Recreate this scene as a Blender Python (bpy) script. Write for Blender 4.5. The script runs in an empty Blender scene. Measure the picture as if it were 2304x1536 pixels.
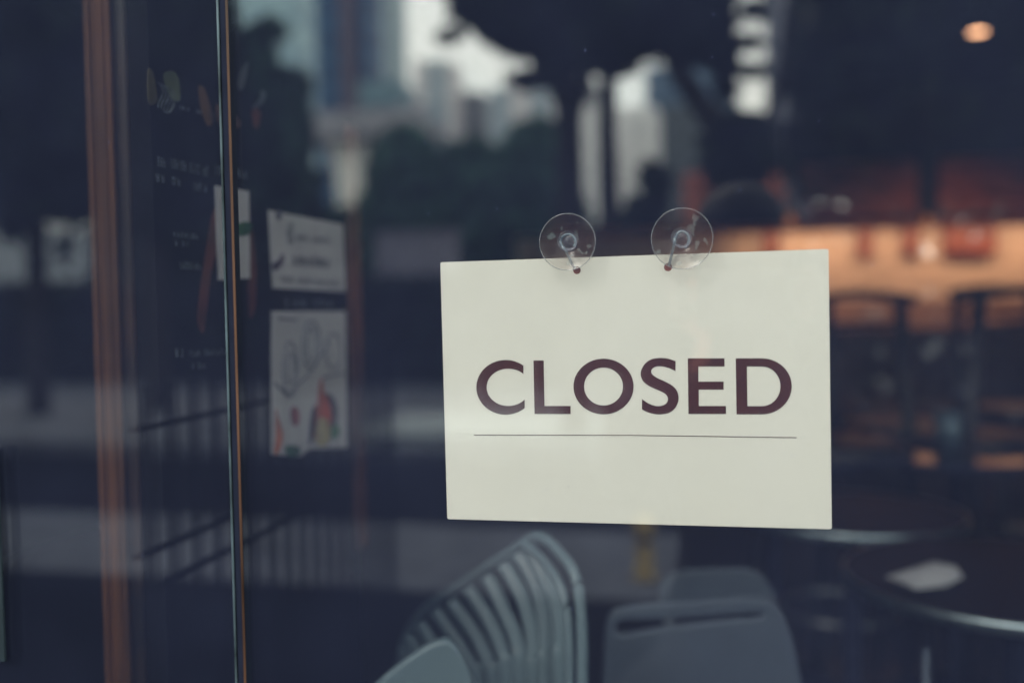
import bpy, bmesh, math, random
from mathutils import Vector, Matrix
random.seed(7)
PI = math.pi
S = bpy.context.scene
COL = S.collection

# ------------------------------------------------------------------ camera
FPX = 2240.0
CAM = Vector((0.0, -0.736, 1.2))
yaw, pitch, roll = (math.radians(a) for a in (13.03, 2.38, 0.92))
Fw = Vector((-math.sin(yaw) * math.cos(pitch), math.cos(yaw) * math.cos(pitch), -math.sin(pitch)))
R0 = Vector((math.cos(yaw), math.sin(yaw), 0)); U0 = R0.cross(Fw)
Rt = R0 * math.cos(roll) - U0 * math.sin(roll)
Up = U0 * math.cos(roll) + R0 * math.sin(roll)
cd = bpy.data.cameras.new("camera"); co = bpy.data.objects.new("camera", cd); COL.objects.link(co)
co.matrix_world = Matrix(((Rt.x, Up.x, -Fw.x, CAM.x), (Rt.y, Up.y, -Fw.y, CAM.y), (Rt.z, Up.z, -Fw.z, CAM.z), (0, 0, 0, 1)))
cd.sensor_width = 36.0; cd.lens = 35.0; cd.clip_start = 0.02; cd.clip_end = 3000
cd.dof.use_dof = True; cd.dof.focus_distance = 0.768; cd.dof.aperture_fstop = 1.95
S.camera = co

def ray(px, py):
    return (Fw * FPX + Rt * (px - 1152) - Up * (py - 768)).normalized()
def on_y(px, py, y):                       # point where a sight line meets the plane y
    d = ray(px, py); return CAM + d * ((y - CAM.y) / d.y)
def on_x(px, py, x):
    d = ray(px, py); return CAM + d * ((x - CAM.x) / d.x)
def on_z(px, py, z):
    d = ray(px, py); return CAM + d * ((z - CAM.z) / d.z)
def at_d(px, py, D):                       # at camera depth D
    d = ray(px, py); return CAM + d * (D / d.dot(Fw))
def mir(p): return Vector((p.x, -p.y, p.z))   # mirrored by the pane: where the street thing itself stands
def street(px, py, dist): return mir(on_y(px, py, dist))

# ------------------------------------------------------------------ materials
MATS = {}
def mat(name, col, rough=0.6, metal=0.0, noise=0.12, scale=8.0, bump=0.0, spec=0.5, stretch=(1, 1, 1), coat=0.0):
    if name in MATS: return MATS[name]
    m = bpy.data.materials.new(name); m.use_nodes = True; nt = m.node_tree
    b = nt.nodes["Principled BSDF"]
    b.inputs["Roughness"].default_value = rough; b.inputs["Metallic"].default_value = metal
    b.inputs["Specular IOR Level"].default_value = spec
    if coat: b.inputs["Coat Weight"].default_value = coat; b.inputs["Coat Roughness"].default_value = 0.08
    tc = nt.nodes.new("ShaderNodeTexCoord"); mp = nt.nodes.new("ShaderNodeMapping"); mp.inputs["Scale"].default_value = stretch
    nz = nt.nodes.new("ShaderNodeTexNoise"); nz.inputs["Scale"].default_value = scale; nz.inputs["Detail"].default_value = 6
    nt.links.new(tc.outputs["Object"], mp.inputs["Vector"]); nt.links.new(mp.outputs[0], nz.inputs["Vector"])
    rp = nt.nodes.new("ShaderNodeValToRGB")
    lo = [max(0, c * (1 - noise * 2.2)) for c in col]; hi = [min(1, c * (1 + noise * 1.6)) for c in col]
    rp.color_ramp.elements[0].position = 0.3; rp.color_ramp.elements[1].position = 0.7
    rp.color_ramp.elements[0].color = (*lo, 1); rp.color_ramp.elements[1].color = (*hi, 1)
    nt.links.new(nz.outputs["Fac"], rp.inputs["Fac"]); nt.links.new(rp.outputs[0], b.inputs["Base Color"])
    if bump:
        bp = nt.nodes.new("ShaderNodeBump"); bp.inputs["Strength"].default_value = bump; bp.inputs["Distance"].default_value = 0.01
        nt.links.new(nz.outputs["Fac"], bp.inputs["Height"]); nt.links.new(bp.outputs[0], b.inputs["Normal"])
    MATS[name] = m; return m
def emit(name, col, s):
    m = bpy.data.materials.new(name); m.use_nodes = True; nt = m.node_tree; nt.nodes.clear()
    o = nt.nodes.new("ShaderNodeOutputMaterial"); e = nt.nodes.new("ShaderNodeEmission")
    e.inputs[0].default_value = (*col, 1); e.inputs[1].default_value = s; nt.links.new(e.outputs[0], o.inputs[0]); return m
def schlick(nt, f0):
    lw = nt.nodes.new("ShaderNodeLayerWeight"); lw.inputs["Blend"].default_value = 0.5
    p = nt.nodes.new("ShaderNodeMath"); p.operation = "POWER"; p.inputs[1].default_value = 5
    m = nt.nodes.new("ShaderNodeMath"); m.operation = "MULTIPLY_ADD"; m.inputs[1].default_value = 1 - f0; m.inputs[2].default_value = f0
    nt.links.new(lw.outputs["Facing"], p.inputs[0]); nt.links.new(p.outputs[0], m.inputs[0]); return m.outputs[0]
def glassmat(name, f0, film, film_col, tint=(1, 1, 1), patches=0.0, scale=3.0, rough=0.0, specks=0.0):
    """clear sheet: transparent, mirror reflection by angle, and a thin diffuse film that veils what lies behind"""
    m = bpy.data.materials.new(name); m.use_nodes = True; nt = m.node_tree; nt.nodes.clear(); L = nt.links
    o = nt.nodes.new("ShaderNodeOutputMaterial")
    tr = nt.nodes.new("ShaderNodeBsdfTransparent"); tr.inputs[0].default_value = (*tint, 1)
    gl = nt.nodes.new("ShaderNodeBsdfGlossy"); gl.inputs["Roughness"].default_value = rough; gl.inputs[0].default_value = (1, 1, 1, 1)
    mx = nt.nodes.new("ShaderNodeMixShader"); L.new(schlick(nt, f0), mx.inputs[0]); L.new(tr.outputs[0], mx.inputs[1]); L.new(gl.outputs[0], mx.inputs[2])
    df = nt.nodes.new("ShaderNodeBsdfDiffuse"); df.inputs[0].default_value = (*film_col, 1)
    tc = nt.nodes.new("ShaderNodeTexCoord"); nz = nt.nodes.new("ShaderNodeTexNoise"); nz.inputs["Scale"].default_value = scale; nz.inputs["Detail"].default_value = 5
    L.new(tc.outputs["Object"], nz.inputs["Vector"])
    mr = nt.nodes.new("ShaderNodeMapRange"); mr.inputs[1].default_value = 0.3; mr.inputs[2].default_value = 0.7
    mr.inputs[3].default_value = film * 0.80; mr.inputs[4].default_value = film * 1.20; L.new(nz.outputs["Fac"], mr.inputs[0])
    fac = mr.outputs[0]
    if patches:
        n2 = nt.nodes.new("ShaderNodeTexNoise"); n2.inputs["Scale"].default_value = 130; n2.inputs["Detail"].default_value = 1.5
        L.new(tc.outputs["Object"], n2.inputs["Vector"])
        r2 = nt.nodes.new("ShaderNodeMapRange"); r2.inputs[1].default_value = 0.615; r2.inputs[2].default_value = 0.635; r2.inputs[3].default_value = 0; r2.inputs[4].default_value = patches
        L.new(n2.outputs["Fac"], r2.inputs[0]); ad = nt.nodes.new("ShaderNodeMath"); L.new(fac, ad.inputs[0]); L.new(r2.outputs[0], ad.inputs[1]); fac = ad.outputs[0]
        mc = nt.nodes.new("ShaderNodeMix"); mc.data_type = "RGBA"; mc.inputs[6].default_value = (*film_col, 1); mc.inputs[7].default_value = (0.42, 0.46, 0.44, 1)
        m3 = nt.nodes.new("ShaderNodeMath"); m3.operation = "DIVIDE"; m3.inputs[1].default_value = patches; L.new(r2.outputs[0], m3.inputs[0]); L.new(m3.outputs[0], mc.inputs[0]); L.new(mc.outputs[2], df.inputs[0])
    if specks:
        vo = nt.nodes.new("ShaderNodeTexVoronoi"); vo.inputs["Scale"].default_value = 55; vo.inputs["Randomness"].default_value = 1
        L.new(tc.outputs["Object"], vo.inputs["Vector"])
        lt = nt.nodes.new("ShaderNodeMath"); lt.operation = "LESS_THAN"; lt.inputs[1].default_value = 0.055; L.new(vo.outputs["Distance"], lt.inputs[0])
        sx = nt.nodes.new("ShaderNodeSeparateColor"); L.new(vo.outputs["Color"], sx.inputs[0])
        g2 = nt.nodes.new("ShaderNodeMath"); g2.operation = "GREATER_THAN"; g2.inputs[1].default_value = 0.86; L.new(sx.outputs[0], g2.inputs[0])
        mm = nt.nodes.new("ShaderNodeMath"); mm.operation = "MULTIPLY"; L.new(lt.outputs[0], mm.inputs[0]); L.new(g2.outputs[0], mm.inputs[1])
        ma = nt.nodes.new("ShaderNodeMath"); ma.operation = "MULTIPLY_ADD"; ma.inputs[1].default_value = specks; L.new(mm.outputs[0], ma.inputs[0]); L.new(fac, ma.inputs[2]); fac = ma.outputs[0]
    m2 = nt.nodes.new("ShaderNodeMixShader"); L.new(fac, m2.inputs[0]); L.new(mx.outputs[0], m2.inputs[1]); L.new(df.outputs[0], m2.inputs[2])
    L.new(m2.outputs[0], o.inputs[0]); return m
def facade(name, wall, win, sx, sz, fx=0.6, fz=0.55):
    """far facade: a grid of windows laid out in metres"""
    m = bpy.data.materials.new(name); m.use_nodes = True; nt = m.node_tree; L = nt.links; b = nt.nodes["Principled BSDF"]
    tc = nt.nodes.new("ShaderNodeTexCoord"); sp = nt.nodes.new("ShaderNodeSeparateXYZ"); L.new(tc.outputs["Object"], sp.inputs[0])
    outs = []
    for ax, st, fr in ((0, sx, fx), (2, sz, fz)):
        a = nt.nodes.new("ShaderNodeMath"); a.operation = "DIVIDE"; a.inputs[1].default_value = st; L.new(sp.outputs[ax], a.inputs[0])
        f = nt.nodes.new("ShaderNodeMath"); f.operation = "FRACT"; L.new(a.outputs[0], f.inputs[0])
        c = nt.nodes.new("ShaderNodeMath"); c.operation = "LESS_THAN"; c.inputs[1].default_value = fr; L.new(f.outputs[0], c.inputs[0]); outs.append(c.outputs[0])
    mu = nt.nodes.new("ShaderNodeMath"); mu.operation = "MULTIPLY"; L.new(outs[0], mu.inputs[0]); L.new(outs[1], mu.inputs[1])
    mx = nt.nodes.new("ShaderNodeMix"); mx.data_type = "RGBA"; mx.inputs[6].default_value = (*wall, 1); mx.inputs[7].default_value = (*win, 1)
    L.new(mu.outputs[0], mx.inputs[0]); L.new(mx.outputs[2], b.inputs["Base Color"]); b.inputs["Roughness"].default_value = 0.5
    return m

# ------------------------------------------------------------------ mesh helpers
def link(o, parent=None):
    COL.objects.link(o)
    if parent is not None: o.parent = parent; o.matrix_parent_inverse = parent.matrix_world.inverted()
    return o
def tag(o, label=None, cat=None, group=None, kind=None):
    for k, v in (("label", label), ("category", cat), ("group", group), ("kind", kind)):
        if v: o[k] = v
    return o
def thing(name, label, cat, loc=(0, 0, 0), group=None):
    o = bpy.data.objects.new(name, None); o.location = loc; o.empty_display_size = 0.1
    COL.objects.link(o); o.matrix_world = Matrix.Translation(loc)
    return tag(o, label, cat, group)
def obj(name, bm, m, parent=None, smooth=False, bevel=0.0, seg=2):
    me = bpy.data.meshes.new(name); bm.to_mesh(me); bm.free(); me.materials.append(m)
    o = bpy.data.objects.new(name, me); link(o, parent)
    if bevel:
        b = o.modifiers.new("b", "BEVEL"); b.width = bevel; b.segments = seg; b.limit_method = "ANGLE"
    if smooth:
        for p in me.polygons: p.use_smooth = True
    return o
def box(bm, lo, hi, rot=None, piv=None):
    lo, hi = Vector(lo), Vector(hi)
    r = bmesh.ops.create_cube(bm, size=1.0)["verts"]
    for v in r:
        v.co = Vector(((lo.x + hi.x) / 2 + v.co.x * (hi.x - lo.x), (lo.y + hi.y) / 2 + v.co.y * (hi.y - lo.y), (lo.z + hi.z) / 2 + v.co.z * (hi.z - lo.z)))
        if rot is not None: v.co = rot @ (v.co - piv) + piv
    return bm
def B(lo, hi): return box(bmesh.new(), lo, hi)
def tube(bm, pts, r, n=10, cap=True, flat=1.0, ref=None):
    """sweep a round (or flattened) section of radius r (number or list) along pts"""
    pts = [Vector(p) for p in pts]; rings = []
    for i, p in enumerate(pts):
        t = (pts[min(i + 1, len(pts) - 1)] - pts[max(i - 1, 0)]).normalized()
        up = ref if ref is not None else (Vector((0, 0, 1)) if abs(t.z) < 0.9 else Vector((0, 1, 0)))
        a = t.cross(up).normalized(); b = a.cross(t).normalized()
        rr = r[i] if isinstance(r, (list, tuple)) else r
        rings.append([bm.verts.new(p + (a * math.cos(k * 2 * PI / n) + b * math.sin(k * 2 * PI / n) * flat) * rr) for k in range(n)])
    for i in range(len(rings) - 1):
        for k in range(n): bm.faces.new((rings[i][k], rings[i][(k + 1) % n], rings[i + 1][(k + 1) % n], rings[i + 1][k]))
    if cap: bm.faces.new(rings[0][::-1]); bm.faces.new(rings[-1])
    return bm
def spline(pts, n=8, closed=False):
    pts = [Vector(p) for p in pts]; out = []; N = len(pts)
    for i in range(N if closed else N - 1):
        g = (lambda k: pts[k % N]) if closed else (lambda k: pts[max(0, min(N - 1, k))])
        p0, p1, p2, p3 = g(i - 1), g(i), g(i + 1), g(i + 2)
        for j in range(n):
            t = j / n
            out.append(0.5 * ((2 * p1) + (p2 - p0) * t + (2 * p0 - 5 * p1 + 4 * p2 - p3) * t * t + (3 * p1 - p0 - 3 * p2 + p3) * t ** 3))
    if not closed: out.append(pts[-1])
    return out
def lathe(bm, prof, c, n=48, axis="z"):
    c = Vector(c); rings = []
    for (r, h) in prof:
        ring = []
        for k in range(n):
            a = k * 2 * PI / n
            v = Vector((r * math.cos(a), r * math.sin(a), h)) if axis == "z" else Vector((r * math.cos(a), h, r * math.sin(a)))
            ring.append(bm.verts.new(c + v))
        rings.append(ring)
    for i in range(len(rings) - 1):
        for k in range(n): bm.faces.new((rings[i][k], rings[i][(k + 1) % n], rings[i + 1][(k + 1) % n], rings[i + 1][k]))
    return bm
def sheet(name, loops, depth, origin, ax, ay, m, parent=None, bevel=0.0):
    """solid of given depth from outlines (first = outer, rest = holes or islands), laid on plane origin + ax*u + ay*v"""
    cu = bpy.data.curves.new(name, "CURVE"); cu.dimensions = "2D"; cu.fill_mode = "BOTH"; cu.extrude = depth / 2; cu.bevel_depth = bevel
    for lp in loops:
        s = cu.splines.new("POLY"); s.points.add(len(lp) - 1); s.use_cyclic_u = True
        for i, p in enumerate(lp): s.points[i].co = (p[0], p[1], 0, 1)
    t = bpy.data.objects.new(name, cu); COL.objects.link(t)
    dg = bpy.context.evaluated_depsgraph_get(); me = bpy.data.meshes.new_from_object(t.evaluated_get(dg))
    COL.objects.unlink(t); bpy.data.objects.remove(t); bpy.data.curves.remove(cu)
    az = ax.cross(ay).normalized()
    M = Matrix(((ax.x, ay.x, az.x, origin.x), (ax.y, ay.y, az.y, origin.y), (ax.z, ay.z, az.z, origin.z), (0, 0, 0, 1)))
    me.transform(M); me.name = name; me.materials.clear(); me.materials.append(m)
    o = bpy.data.objects.new(name, me); link(o, parent); return o
def copy_tree(o, parent=None):
    c = o.copy(); COL.objects.link(c)
    if parent is not None: c.parent = parent
    for ch in [q for q in bpy.data.objects if q.parent == o]: copy_tree(ch, c)
    return c

# ------------------------------------------------------------------ world and light
SUN_EL, SUN_AZ = math.radians(40), math.radians(205)
w = bpy.data.worlds.new("World"); S.world = w; w.use_nodes = True; nt = w.node_tree; bg = nt.nodes["Background"]
sky = nt.nodes.new("ShaderNodeTexSky"); sky.sky_type = "NISHITA"; sky.sun_disc = False
sky.sun_elevation = SUN_EL; sky.sun_rotation = SUN_AZ; sky.dust_density = 3.0; sky.air_density = 1.3
tc = nt.nodes.new("ShaderNodeTexCoord"); nz = nt.nodes.new("ShaderNodeTexNoise"); nz.inputs["Scale"].default_value = 3; nz.inputs["Detail"].default_value = 5
nt.links.new(tc.outputs["Generated"], nz.inputs["Vector"])
cr = nt.nodes.new("ShaderNodeValToRGB"); cr.color_ramp.elements[0].position = 0.3; cr.color_ramp.elements[1].position = 0.7
CL = 11.5
cr.color_ramp.elements[0].color = (0.80, 0.95, 0.93, 1); cr.color_ramp.elements[1].color = (1.0, 1.0, 0.86, 1)
sc_ = nt.nodes.new("ShaderNodeVectorMath"); sc_.operation = "SCALE"; sc_.inputs["Scale"].default_value = CL
nt.links.new(nz.outputs["Fac"], cr.inputs[0]); nt.links.new(cr.outputs[0], sc_.inputs[0])
mx = nt.nodes.new("ShaderNodeMix"); mx.data_type = "RGBA"; mx.inputs[0].default_value = 0.8
nt.links.new(sky.outputs[0], mx.inputs[6]); nt.links.new(sc_.outputs[0], mx.inputs[7]); nt.links.new(mx.outputs[2], bg.inputs[0])
bg.inputs[1].default_value = 0.1
sl = bpy.data.lights.new("sun", "SUN"); sl.energy = 0.6; sl.angle = math.radians(18); sl.color = (1.0, 0.95, 0.86)
so = bpy.data.objects.new("sun", sl); COL.objects.link(so)
sd = Vector((math.sin(SUN_AZ) * math.cos(SUN_EL), math.cos(SUN_AZ) * math.cos(SUN_EL), math.sin(SUN_EL)))
so.rotation_euler = sd.to_track_quat("Z", "Y").to_euler()
S.view_settings.view_transform = "Standard"; S.view_settings.look = "None"; S.view_settings.gamma = 1
S.view_settings.exposure = 1.47
S.cycles.use_denoising = True
S.cycles.max_bounces = 8; S.cycles.diffuse_bounces = 3; S.cycles.glossy_bounces = 4; S.cycles.transparent_max_bounces = 16
S.cycles.sample_clamp_indirect = 6.0; S.cycles.caustics_reflective = False; S.cycles.caustics_refractive = False

# ------------------------------------------------------------------ shop front glazing
G = 0.008                                             # pane thickness
pane_m = glassmat("shop_glass", 0.134, 0.0155, (0.39, 0.48, 1.0), scale=9.0, specks=0.06)  # bluish film is a painted haze that lifts the dark tones
jl = on_y(491, 0, 0); jr = on_y(512, 0, 0)
xl, xr = (on_y(512.5, 768, 0).x, on_y(528.5, 768, 0).x)
edge_m = mat("polished_glass_edge", (0.07, 0.10, 0.12), 0.25, 0, 0.35, 3, stretch=(1, 1, 6))  # sky reflected in the edge is put into this blue-grey
warm_edge_m = mat("warm_reflection_edge", (0.085, 0.044, 0.030), 0.3, 0.2, 0.85, 2.6, stretch=(1, 1, 1.5))  # patchy orange paints the warm room reflected in the pane edge
seal_m = mat("dark_rubber", (0.017, 0.021, 0.040), 0.8, 0, 0.1, 30, spec=0.02)
lp = thing("glass_door", "frameless clear glass door left of the dark vertical joint", "glass door", (-1.05, 0, 0))
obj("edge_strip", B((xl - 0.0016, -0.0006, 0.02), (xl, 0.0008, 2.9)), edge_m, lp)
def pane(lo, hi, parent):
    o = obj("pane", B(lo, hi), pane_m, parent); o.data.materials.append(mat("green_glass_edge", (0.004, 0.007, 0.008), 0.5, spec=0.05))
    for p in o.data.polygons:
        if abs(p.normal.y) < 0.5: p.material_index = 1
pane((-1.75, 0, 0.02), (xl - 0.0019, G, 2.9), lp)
hx = on_y(-9, 1250, -0.01)
obj("outer_edge_line", B((hx.x - 0.008, -0.005, on_y(3, 1492, -0.01).z), (hx.x + 0.0005, -0.003, on_y(3, 1010, -0.01).z)), mat("teal_edge_line", (0.022, 0.036, 0.048), 0.45, 0.3, 0.1, 30), lp)  # thin strip stands for another glass edge
rp_ = thing("glass_window", "large clear shop window pane in front of the closed sign", "window", (0.8, 0, 0))
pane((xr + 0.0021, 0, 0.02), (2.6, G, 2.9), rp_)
obj("edge_strip", B((xr, -0.0006, 0.02), (xr + 0.002, 0.0008, 2.9)), warm_edge_m, rp_)
sj = obj("joint_seal", B((xl + 0.0004, 0.001, 0.02), (xr - 0.0004, G - 0.001, 2.9)), seal_m)
tag(sj, "thin dark vertical seal between the glass door and the window", "seal")

# ------------------------------------------------------------------ the CLOSED sign
SY = 0.024
ax, ay = Vector((1, 0, 0)), Vector((0, 0, 1))
cs = [on_y(*p, SY) for p in ((991, 590), (1865, 560), (1871, 1190), (1006, 1167))]
cen = sum(cs, Vector()) / 4
ang = math.atan2(((cs[1] + cs[2]) / 2 - (cs[0] + cs[3]) / 2).z, ((cs[1] + cs[2]) / 2 - (cs[0] + cs[3]) / 2).x)
ax = Vector((math.cos(ang), 0, math.sin(ang))); ay = Vector((-math.sin(ang), 0, math.cos(ang)))
SW = ((cs[1] - cs[0]).length + (cs[2] - cs[3]).length) / 2; SH = ((cs[1] - cs[2]).length + (cs[0] - cs[3]).length) / 2
def loc2(px, py, y=SY):
    p = on_y(px, py, y) - cen; return (p.dot(ax), p.dot(ay))
def rrect(w_, h_, r, n=6):
    out = []
    for (cx, cy, a0) in ((w_ / 2 - r, h_ / 2 - r, 0), (-w_ / 2 + r, h_ / 2 - r, 90), (-w_ / 2 + r, -h_ / 2 + r, 180), (w_ / 2 - r, -h_ / 2 + r, 270)):
        for k in range(n + 1):
            a = math.radians(a0 + 90 * k / n); out.append((cx + r * math.cos(a), cy + r * math.sin(a)))
    return out
def circ(c, r, n=20): return [(c[0] + r * math.cos(2 * PI * k / n), c[1] + r * math.sin(2 * PI * k / n)) for k in range(n)]
h1, h2 = loc2(1298, 608), loc2(1503, 601)
sign = thing("closed_sign", "white CLOSED sign board hanging inside the window from two clear suction cups", "sign", (cen.x, SY, cen.z - SH / 2))
card_m = mat("white_card", (0.87, 0.855, 0.765), 0.38, 0, 0.018, 9, spec=0.4)
T = 0.0016
sheet("board", [rrect(SW, SH, 0.0016), circ(h1, 0.0030), circ(h2, 0.0031)], T, cen + Vector((0, T / 2, 0)), ax, ay, card_m, sign)
vinyl = mat("maroon_vinyl", (0.072, 0.021, 0.017), 0.35, 0, 0.06, 40)
def zz(u, v): return loc2(980 + u / 2.504, 700 + v / 2.504)
def Z(l): return [zz(*p) for p in l]
def earc(cx, cy, rx, ry, a0, a1, n=40):
    return [(cx + rx * math.cos(math.radians(a0 + (a1 - a0) * k / n)), cy - ry * math.sin(math.radians(a0 + (a1 - a0) * k / n))) for k in range(n + 1)]
def a_at(cx, rx, x): return math.degrees(math.acos((x - cx) / rx))
Cl = earc(395, 428, 165, 154, a_at(395, 165, 495), 360 - a_at(395, 165, 502)) + earc(410, 428, 122, 105, -a_at(410, 122, 502), a_at(410, 122, 495) - 360)
Ll = [(552, 277), (609, 277), (614, 533), (761, 533), (761, 578), (558, 578)]
Oo = earc(946.5, 423.5, 169.5, 156.5, 0, 351, 60); Oi = earc(946.5, 423.5, 109.5, 106.5, 0, 351, 60)
Ss = [(1352, 281), (1310, 267), (1265, 263), (1215, 271), (1176, 300), (1156, 345), (1166, 388), (1197, 417), (1240, 438), (1280, 456), (1303, 475), (1309, 497), (1300, 518), (1280, 530), (1252, 534), (1225, 529), (1195, 516), (1163, 494)]
Sb = [(1163, 552), (1195, 568), (1235, 578), (1270, 580), (1318, 570), (1352, 542), (1369, 497), (1362, 452), (1335, 420), (1292, 395), (1250, 376), (1224, 358), (1215, 340), (1223, 322), (1245, 311), (1275, 310), (1315, 320), (1352, 337)]
Sl = [(p.x, p.y) for p in spline([(a, b, 0) for a, b in Ss], 5)] + [(p.x, p.y) for p in spline([(a, b, 0) for a, b in Sb], 5)]
El = [(1421, 265), (1628, 265), (1628, 311), (1481, 311), (1481, 396), (1623, 396), (1623, 441), (1483, 441), (1483, 533), (1636, 533), (1636, 578), (1425, 578)]
Do = [(1691, 265)] + earc(1838, 422.5, 169, 157.5, 90, -90) + [(1696, 580)]
Di = [(1754, 311)] + earc(1838, 422.5, 105, 111.5, 90, -90) + [(1757, 534)]
loops = [Z(l) for l in (Cl, Ll, Oo, Oi, Sl, El, Do, Di, [(217, 694.5), (1100, 696), (2034, 709), (2034, 713.5), (1100, 700), (217, 699)])]
sheet("lettering", loops, 0.00016, cen - Vector((0, 0.00012, 0)), ax, ay, vinyl, sign)

hole_m = mat("brown_hole_fill", (0.22, 0.06, 0.04), 0.6, 0, 0.2, 60)  # brown discs stand for the warm room seen through the holes
for h_ in (h1, h2):
    sheet("hole_disc", [circ(h_, 0.0031)], 0.0008, cen + Vector((0, 0.0009, 0)), ax, ay, hole_m, sign)
# ------------------------------------------------------------------ suction cups with wire hooks
cup_m = glassmat("clear_pvc", 0.022, 0.15, (0.20, 0.11, 0.08), (0.97, 0.96, 0.94), patches=0.13, scale=60, rough=0.12)
hub_m = glassmat("clear_pvc_hub", 0.10, 0.20, (0.55, 0.55, 0.62), (0.9, 0.9, 0.93), scale=90, rough=0.1)
rim_m = glassmat("clear_pvc_rim", 0.12, 0.30, (0.50, 0.55, 0.60), (0.92, 0.94, 0.94), scale=60, rough=0.1)
wire_m = mat("hook_wire", (0.30, 0.36, 0.40), 0.35, 0.6, 0.1, 80)
def cup(cx, cy, r, hubc, hook, hole, label):
    c = on_y(cx, cy, G + 0.002); ppm = FPX / 0.765
    R = r / ppm
    t = thing("suction_cup", label, "suction cup", (c.x, G, c.z), "clear suction cups holding the closed sign")
    y0 = G + 0.0004
    bm = bmesh.new(); lathe(bm, [(R, 0.0), (R * 0.93, 0.0006), (R * 0.75, 0.0018), (R * 0.52, 0.0030), (R * 0.36, 0.0042)], (c.x, y0, c.z), 64, "y")
    obj("cup_disc", bm, cup_m, t, True)
    bm = bmesh.new(); tube(bm, [(c.x + R * math.cos(k * PI / 40), y0 + 0.0005, c.z + R * math.sin(k * PI / 40)) for k in range(81)], 0.00032, 6, False, ref=Vector((0, 1, 0)))
    obj("rim", bm, rim_m, t, True)
    hc = on_y(*hubc, G + 0.008); hr = 20 / ppm
    bm = bmesh.new(); lathe(bm, [(hr * 1.15, 0.003), (hr, 0.0045), (hr * 0.85, 0.006), (hr * 0.78, 0.009), (hr * 0.95, 0.0105), (hr * 0.98, 0.0125), (hr * 0.8, 0.0135), (hr * 0.45, 0.0135), (hr * 0.4, 0.011), (0.0001, 0.011)], (hc.x, y0, hc.z), 40, "y")
    obj("hub", bm, hub_m, t, True)
    pts = [on_y(1150 + u / 4.608, 440 + v / 4.608, yy) for (u, v, yy) in hook]
    bm = bmesh.new(); tube(bm, spline(pts, 6), 0.00110, 8)
    obj("wire_hook", bm, wire_m, t, True)
    return t
Yh = G + 0.007
cup(1277, 544.5, 62.5, (1279, 543), [(655, 530, Yh), (668, 480, Yh), (645, 425, Yh), (590, 402, Yh), (535, 425, Yh), (512, 480, Yh), (530, 530, Yh), (560, 562, Yh), (600, 640, 0.0195), (640, 725, 0.0215), (664, 750, 0.0230)], None,
    "clear suction cup left of the other, its wire hook leaning down to the right")
cup(1534.5, 537, 65.5, (1534, 536), [(1802, 545, Yh), (1836, 500, Yh), (1842, 440, Yh), (1818, 392, Yh), (1772, 374, Yh), (1728, 392, Yh), (1702, 445, Yh), (1690, 500, Yh), (1668, 600, 0.0195), (1645, 690, 0.0215), (1637, 718, 0.0230)], None,
    "clear suction cup right of the other, with an open curl of wire round its hub")

# ------------------------------------------------------------------ interior shell
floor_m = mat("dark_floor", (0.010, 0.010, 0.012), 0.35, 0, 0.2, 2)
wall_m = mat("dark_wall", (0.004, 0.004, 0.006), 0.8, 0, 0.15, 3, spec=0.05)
XL, XR, YB, CZ = -3.4, 4.6, 6.6, 2.75
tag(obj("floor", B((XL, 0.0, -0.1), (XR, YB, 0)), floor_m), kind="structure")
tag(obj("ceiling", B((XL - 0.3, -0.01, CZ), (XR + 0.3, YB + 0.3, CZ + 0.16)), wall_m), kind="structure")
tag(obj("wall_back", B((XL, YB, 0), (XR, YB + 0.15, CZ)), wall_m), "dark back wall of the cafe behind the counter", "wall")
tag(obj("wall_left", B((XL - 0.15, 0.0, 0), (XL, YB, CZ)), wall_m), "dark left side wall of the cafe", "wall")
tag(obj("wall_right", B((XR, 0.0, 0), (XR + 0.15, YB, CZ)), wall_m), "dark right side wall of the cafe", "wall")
ft = thing("shop_front_wall", "dark facade wall round the glass shop front", "wall", (0, 0, 0))
fac_m = mat("dark_facade", (0.03, 0.03, 0.035), 0.6, 0, 0.1, 2)
obj("wall_panel", B((-9, -0.12, 0), (-1.76, 0.12, 5)), fac_m, ft)
obj("wall_panel", B((2.61, -0.12, 0), (12, 0.12, 5)), fac_m, ft)
obj("lintel", B((-1.759, -0.12, 2.905), (2.609, 0.12, 5)), fac_m, ft)

# ------------------------------------------------------------------ menu board perpendicular to the glass
XB = -0.50
post_m = mat("reddish_wood", (0.098, 0.034, 0.005), 0.7, 0, 0.44, 22, 0.3, stretch=(3, 3, 0.12))
bm = bmesh.new()
xs = [on_y(p, 768, 0.25).x for p in (203, 212, 222, 240, 256, 268, 276)]
for k, (a, b, d) in enumerate(((213, 221, 0.0), (229, 238, 0.004), (242, 251, 0.0), (257, 267, 0.003))):
    a2, b2 = on_y(a, 768, 0.25 + d).x, on_y(b, 768, 0.25 + d).x
    box(bm, (a2, 0.25 + d, 0.0), (b2, 0.256 + d, 2.6))
p1 = thing("wooden_post", None, None, ((xs[0] + xs[-1]) / 2, 0.25, 0))
obj("grooved_face", bm, post_m, p1, bevel=0.001)
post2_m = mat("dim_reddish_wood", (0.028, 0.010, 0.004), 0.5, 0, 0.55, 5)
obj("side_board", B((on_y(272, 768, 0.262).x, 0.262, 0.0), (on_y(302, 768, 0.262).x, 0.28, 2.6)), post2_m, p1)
tag(p1, "grooved reddish wooden post just inside the glass door, left of the menu board", "post")
board = thing("menu_board", "tall black menu board standing edge-on to the glass with faded chalk writing", "menu board", (XB, 0.25, 0))
blk = mat("blackboard", (0.002, 0.0022, 0.003), 0.7, 0, 0.2, 10, spec=0.04)
yb0, yb1 = 0.045, on_x(800, 700, XB).y
obj("panel", B((XB - 0.02, yb0, 0.0), (XB, yb1, 2.5)), blk, board)
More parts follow.
